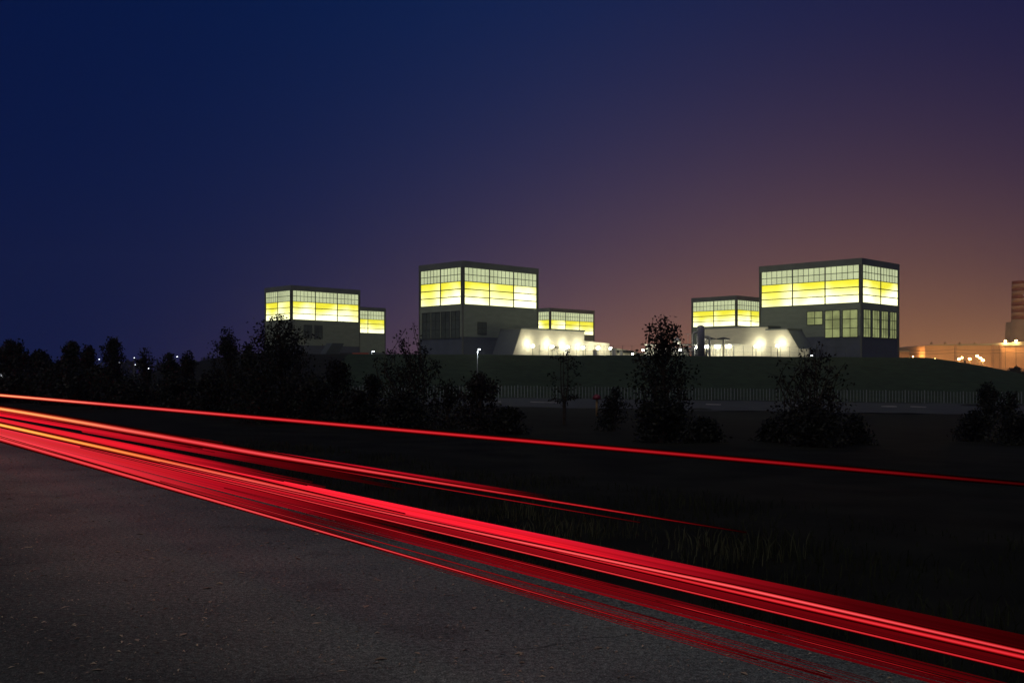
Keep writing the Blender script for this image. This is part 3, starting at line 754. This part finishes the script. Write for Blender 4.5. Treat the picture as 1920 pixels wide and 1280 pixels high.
# roadside grass (one mesh of blades)
rng = np.random.default_rng(7)
def blades(n, tr, Lr, hr, name, m):
    t = rng.uniform(*tr, n); L = Lr[0] + (Lr[1]-Lr[0])*rng.uniform(size=n)**1.6
    cl = np.array([mnoise.noise(Vector((a*.8, b*.8, 5))) for a, b in zip(t, L)])
    keep = rng.uniform(size=n) < np.clip(.55 + cl*1.2, .12, 1); t, L, cl = t[keep], L[keep], cl[keep]; n = len(t)
    X = t*UX + L*NX; Y = t*UY + L*NY; Z = np.array([ground(a, b) for a, b in zip(X, Y)]) - .01
    h = rng.uniform(*hr, n)*(1 + .9*np.clip(cl, -.5, 1)); w = .0035 + .003*rng.uniform(size=n)
    th = rng.uniform(0, 2*np.pi, n); lx, ly = np.cos(th), np.sin(th); be = h*rng.uniform(.1, .6, n); ph = rng.uniform(0, 2*np.pi, n)
    bx, by = np.cos(ph)*be, np.sin(ph)*be
    P = np.stack([np.stack([X-lx*w, Y-ly*w, Z], 1), np.stack([X+lx*w, Y+ly*w, Z], 1),
                  np.stack([X+lx*w*.7+bx*.3, Y+ly*w*.7+by*.3, Z+h*.6], 1), np.stack([X-lx*w*.7+bx*.3, Y-ly*w*.7+by*.3, Z+h*.6], 1),
                  np.stack([X+bx, Y+by, Z+h*.95], 1)], 1).reshape(-1, 3)
    fs = []
    for i in range(n): k = 5*i; fs.append((k, k+1, k+2, k+3)); fs.append((k+3, k+2, k+4))
    me = bpy.data.meshes.new(name); me.from_pydata(P.tolist(), [], fs); me.update(); me.materials.append(m)
    o = bpy.data.objects.new(name, me); C.objects.link(o); return o
m_grass = mat('verge_grass', (.016, .020, .010), .8, .5, 1.2, spec=.1)
tag(blades(26000, (-3, 24), (4.72, 9.5), (.05, .15), 'verge_grass', m_grass), 'dark rough grass along the far edge of the road', 'grass', kind='stuff')
tag(blades(2200, (5.6, 9.6), (5.3, 6.9), (.07, .18), 'tall_grass', mat('lit_patch_grass', (.045, .050, .028), .8, .5, 1.6, spec=.1)), 'taller pale grass on the verge beside the broadest trail', 'grass', kind='stuff')  # paler blade colour paints in a lit patch of the verge
# litter on the asphalt
n = 8000; t = 1.5 + 24*rng.uniform(size=n)**1.25; L = rng.uniform(.0, 4.7, n); pts = np.stack([t*UX + L*NX, t*UY + L*NY, np.full(n, .006)], 1)
def litter(pts, name, m):
    n = len(pts); th = rng.uniform(0, 2*np.pi, n); l = rng.uniform(.005, .02, n)*np.where(rng.uniform(size=n) < .05, 2.4, 1); w = l*rng.uniform(.12, .5, n)
    dx, dy = np.cos(th), np.sin(th); z = rng.uniform(.002, .012, n)
    q = []
    for sx, sy, zz in ((-1, 0, 0), (0, -1, 1), (1, 0, 0), (0, 1, .6)):
        q.append(np.stack([pts[:, 0] + dx*l*sx - dy*w*sy, pts[:, 1] + dy*l*sx + dx*w*sy, .003 + z*zz], 1))
    V = np.stack(q, 1).reshape(-1, 3); me = bpy.data.meshes.new(name)
    me.from_pydata(V.tolist(), [], [(4*i, 4*i+1, 4*i+2, 4*i+3) for i in range(n)]); me.update(); me.materials.append(m)
    o = bpy.data.objects.new(name, me); C.objects.link(o); return o
tag(litter(pts, 'road_litter', mat('dry_leaf_bits', (.34, .28, .19), .8, .6, 3)), 'scattered dry leaf bits and grit on the asphalt', 'litter', kind='stuff')

# ------------------------------------------------------------------ streams of red tail light hanging over the road
m_tr = bpy.data.materials.new('red_glow'); m_tr.use_nodes = True; t_ = m_tr.node_tree; t_.nodes.clear()
atn = t_.nodes.new('ShaderNodeAttribute'); atn.attribute_name = 'glow'
en = t_.nodes.new('ShaderNodeEmission'); on = t_.nodes.new('ShaderNodeOutputMaterial')
t_.links.new(atn.outputs['Color'], en.inputs[0]); t_.links.new(en.outputs[0], on.inputs[0])
SLOPE = 1.2203            # height under the eye = SLOPE * s * lateral distance (s: slope of the streak in the photo)
def t_at(xp, L):          # road distance where the line at lateral L crosses photo column xp
    k = (xp - 960)/F
    return L*(NX - k*NY)/(k*UY - UX)
def streak(mb, s, L, prof, n=48, off=0., gain=1., rk=1., sides=5):
    """prof: list of (column, radius in photo px there, (r,g,b)); s may wander: list of (column, slope)"""
    xs_ = [q[0] for q in prof]; x0, x1 = xs_[0], xs_[-1]
    if not isinstance(s, list): s = [(0, s)]
    pts = []; rad = []; cols = []
    for i in range(n+1):
        xp = x0 + (x1-x0)*i/n
        rp = np.interp(xp, xs_, [q[1] for q in prof]); c = [np.interp(xp, xs_, [q[2][k] for q in prof])*gain for k in range(3)]
        se = np.interp(xp, [q[0] for q in s], [q[1] for q in s]) + off*rp/(xp + 412)
        tt = t_at(xp, L); p = road(tt, L, H0 - SLOPE*se*L)
        pts.append(p); rad.append(max(1e-4, rp*rk*p.y/F)); cols.append((*c, 1))
    mb.tube(pts, rad, sides, cols=cols)
trng = np.random.default_rng(3)
def col(k, w=0., o=0.):   # k overall, w whiteness, o orange
    return (k, k*(.012 + .35*w + .42*o), k*(.03 + .32*w + .04*o))
def fill(root, L, s0, s1, n, prof, name='soft_band', dl=.02):
    mb = MB()
    for i in range(n):
        s = s0 + (s1-s0)*(i + trng.uniform(.1, .9))/n; f = trng.uniform(.75, 1.2)
        pr = []
        for j, (x, r, c) in enumerate(prof):
            jx = 90 if (j == len(prof)-1 and x < XR) else (60 if j == 0 and x > XL else 22)
            pr.append((x + trng.uniform(-jx, jx*.6), r*(1.35 if s1 < .262 and n != 11 else 1), tuple(v_*f*trng.uniform(.85, 1.15) for v_ in c)))
        pr.sort(key=lambda q: q[0])
        streak(mb, s, L + trng.uniform(-dl, dl), pr, 30)
    o = mb.build(name, m_tr, root); o['kind'] = 'stuff'; return o
def line(root, s, L, prof):
    # a bright core that dies away above and below: strands side by side
    mb = MB(); K = 6; prof = [(x, r_*float(np.interp(x, (0, 500, 900), (1.3, 1.25, 1.1))), c) for x, r_, c in prof]
    for k in range(-K, K+1):
        o = k/K*1.25; g_ = math.exp(-(o/.55)**2)
        pr = [(x, r_, (c[0]*min(1, g_*1.15), c[1]*g_**1.8, c[2]*g_**1.8)) for x, r_, c in prof]
        streak(mb, s, L + trng.uniform(-.008, .008), pr, 44, o, 1., .14)
    return mb.build('bright_streak', m_tr, root)
def trail(label): return empty('light_trail', road(6, 3, 0), label, 'light trail', 'red light trails over the road')
def fix(root):
    for ch in root.children: ch.matrix_parent_inverse = root.matrix_world.inverted()
XR = 1990; XL = -330
# A: highest thin trail
rA = trail('highest and thinnest red light trail, running alone below the trees')
line(rA, .0868, 3.5, [(XL, 2.2, col(2.2, .4, .8)), (0, 2.4, col(1.6, .35, .55)), (120, 2.5, col(1.3, .38, .25)), (200, 2.6, col(1, .3, .04)), (480, 2.9, col(.8, .12)), (960, 3.5, col(.6, .05)), (1400, 3.6, col(.32, .03)), (1700, 3.6, col(.13, .02)), (1850, 3.2, col(.05, .02)), (XR, 3, col(.02, .02))])
# B: upper bundle
rB = trail('upper red light trail that fades out before the right edge')
SB = [(-330, .149), (0, .149), (240, .157), (480, .162), (2000, .1615)]
line(rB, SB, 3.5, [(XL, 4.5, col(1.5, .2, .9)), (0, 4, col(1.3, .2, .85)), (130, 4.2, col(1.1, .25, .6)), (220, 4.5, col(1.0, .3, .15)), (340, 4.6, col(.9, .2)), (480, 4.4, col(.9, .22)), (720, 3.2, col(.85, .2)), (960, 2.2, col(.6, .1)), (1150, 1.8, col(.5, .08)), (1240, 1.5, col(.2, .02)), (1330, 1.2, col(.06, 0)), (1400, 1., col(.01, 0))])
line(rB, .170, 3.45, [(560, .6, col(.1, 0)), (700, 1, col(.4, .05)), (1000, 1.1, col(.28, .05)), (1200, .8, col(.05, .05))])
fill(rB, 3.52, .1555, .163, 9, [(180, 1.2, col(.3)), (480, 1.4, col(.5)), (720, 1.3, col(.45)), (900, 1.0, col(.16)), (1060, .2, col(0))])
fill(rB, 3.53, .150, .178, 15, [(XL, 1.9, col(.75)), (0, 1.8, col(.8)), (200, 1.7, col(.55)), (330, 1.4, col(.25)), (420, 1.0, col(.06))])
fill(rB, 3.53, .163, .183, 10, [(200, 1.5, col(.55)), (330, 1.5, col(.4)), (480, 1.2, col(.10)), (600, 1, col(.05)), (700, .6, col(.015))])
# C: main bundle
rC = trail('broadest red light trail with a yellow core at its far end')
line(rC, .2222, 2.74, [(XL, 3.6, col(2.0, .1, 1.3)), (0, 3.4, col(1.5, .06, 1.15)), (120, 3.5, col(1.3, .04, .95)), (250, 3.8, col(1.1, .06, .6)), (350, 4., col(1.0, .14, .25)), (480, 4, col(.95, .2, .08)), (620, 3, col(.8, .1)), (760, 2.4, col(.7, .03))])
line(rC, [(300, .2275), (480, .2275), (960, .2243), (1370, .2208), (2000, .2218)], 2.70, [(300, 1.2, col(.5, .1)), (700, 1.8, col(.9, .2)), (1000, 3, col(1.1, .3)), (1440, 4, col(1.1, .3)), (1700, 4.2, col(.95, .22)), (XR, 4.2, col(.8, .15))])
line(rC, .2258, 2.70, [(800, 1.4, col(.4, .03)), (1200, 3, col(.7, .06)), (1500, 4.2, col(.85, .1)), (XR, 5, col(.8, .08))])
line(rC, .2372, 2.68, [(150, .9, col(.5, .1)), (480, 1.5, col(.75, .15)), (900, 1.8, col(.85, .16)), (1400, 2.2, col(.7, .12)), (1700, 2.4, col(.7, .1)), (XR, 2.6, col(.62, .08))])
fill(rC, 2.78, .195, .2215, 12, [(XL, 1.8, col(.7, .03)), (0, 1.7, col(.75, .03)), (250, 1.6, col(.8)), (420, 1, col(.25)), (560, .6, col(.05))])
fill(rC, 2.78, .2085, .2225, 24, [(60, .9, col(.6)), (350, 1.2, col(.95, .03)), (700, 1.4, col(1.0, .01)), (1000, 1.5, col(.8)), (1200, 1.7, col(.42)), (1400, 1.7, col(.17)), (1600, 1.8, col(.06)), (XR, 1.8, col(.018))])
fill(rC, 2.78, .2225, .2275, 9, [(40, 1.2, col(.9, .04)), (600, 1.3, col(.85, .02)), (1100, 1.5, col(.5)), (1500, 1.9, col(.5)), (XR, 2.2, col(.5))])
fill(rC, 2.78, .2275, .2365, 11, [(0, 1.3, col(.9, .07)), (400, 1.5, col(.75, .02)), (620, 1.5, col(.45)), (800, 1.5, col(.28)), (1200, 1.8, col(.22)), (1500, 2.2, col(.12)), (XR, 2.6, col(.06))])
fill(rC, 2.78, .2365, .2600, 16, [(XL, 1.5, col(.9, .08)), (0, 1.5, col(.9, .08)), (250, 1.4, col(.65, .03)), (400, 1.3, col(.5)), (500, 1.2, col(.32)), (640, 1.0, col(.1)), (760, .6, col(.02))])
# D: streaky trail under it
rD = trail('broken streaky red light trail under the broadest one')
line(rD, .2520, 2.72, [(420, .6, col(.2, .03)), (640, 1.1, col(.6, .1)), (900, 1.4, col(.5, .08)), (1080, 1.4, col(.4, .06)), (1160, .8, col(.08))])
line(rD, .2560, 2.70, [(1230, .6, col(.1)), (1290, 1.2, col(.6, .1)), (1420, 1.3, col(.4, .06)), (1500, .8, col(.1))])
line(rD, .2585, 2.71, [(1440, .6, col(.1)), (1520, 1.1, col(.45, .08)), (1720, 1.2, col(.3, .05)), (1800, .8, col(.06))])
fill(rD, 2.75, .2500, .2660, 11, [(620, .5, col(.05)), (760, .9, col(.16)), (1000, 1.1, col(.16)), (1300, 1.3, col(.12)), (1600, 1.5, col(.09)), (XR, 1.6, col(.05))])
# E: lowest trail
rE = trail('lowest red light trail nearest the camera, a pair of lines fading to the right')
line(rE, .2872, 2.0, [(XL, 3.6, col(.9, .2)), (0, 3.6, col(.9, .2)), (300, 3.2, col(.9, .2)), (480, 2.3, col(.9, .25)), (800, 1.8, col(.75, .18)), (1000, 1.4, col(.5, .1)), (1200, 1.2, col(.3, .05)), (1400, 1, col(.12, .02)), (1560, .8, col(.05))])
line(rE, .2768, 2.0, [(300, .5, col(.3, .05)), (500, .9, col(.5, .15)), (760, .9, col(.35, .1)), (1050, .9, col(.25, .05)), (1250, .7, col(.05))])
line(rE, .2900, 2.02, [(600, .5, col(.1)), (800, .8, col(.3, .08)), (1150, .9, col(.2, .05)), (1330, .9, col(.35, .05)), (1420, .7, col(.03))])
fill(rE, 2.03, .264, .291, 16, [(XL, 1.7, col(.95, .13)), (0, 1.7, col(.95, .13)), (200, 1.6, col(.75, .07)), (400, 1.3, col(.3, .02)), (560, .8, col(.08)), (700, .5, col(.03))])
fill(rE, 2.03, .277, .296, 9, [(760, .4, col(.04)), (1000, .7, col(.13)), (1250, .8, col(.12)), (1500, .8, col(.07)), (1700, .7, col(.03))])
bpy.context.view_layer.update()
for r_ in (rA, rB, rC, rD, rE): fix(r_)

# ------------------------------------------------------------------ night mist over the site
hb = MB(); hb.box((-420, -40, -8), (420, 640, 75))
hm = bpy.data.materials.new('night_mist'); hm.use_nodes = True; ht = hm.node_tree; ht.nodes.clear()
hv = ht.nodes.new('ShaderNodeVolumePrincipled'); ho = ht.nodes.new('ShaderNodeOutputMaterial')
hv.inputs['Color'].default_value = (.85, .88, .9, 1); hv.inputs['Density'].default_value = .00036; hv.inputs['Anisotropy'].default_value = .5
ht.links.new(hv.outputs[0], ho.inputs['Volume'])
hz_ = hb.build('haze', hm); hz_['kind'] = 'stuff'
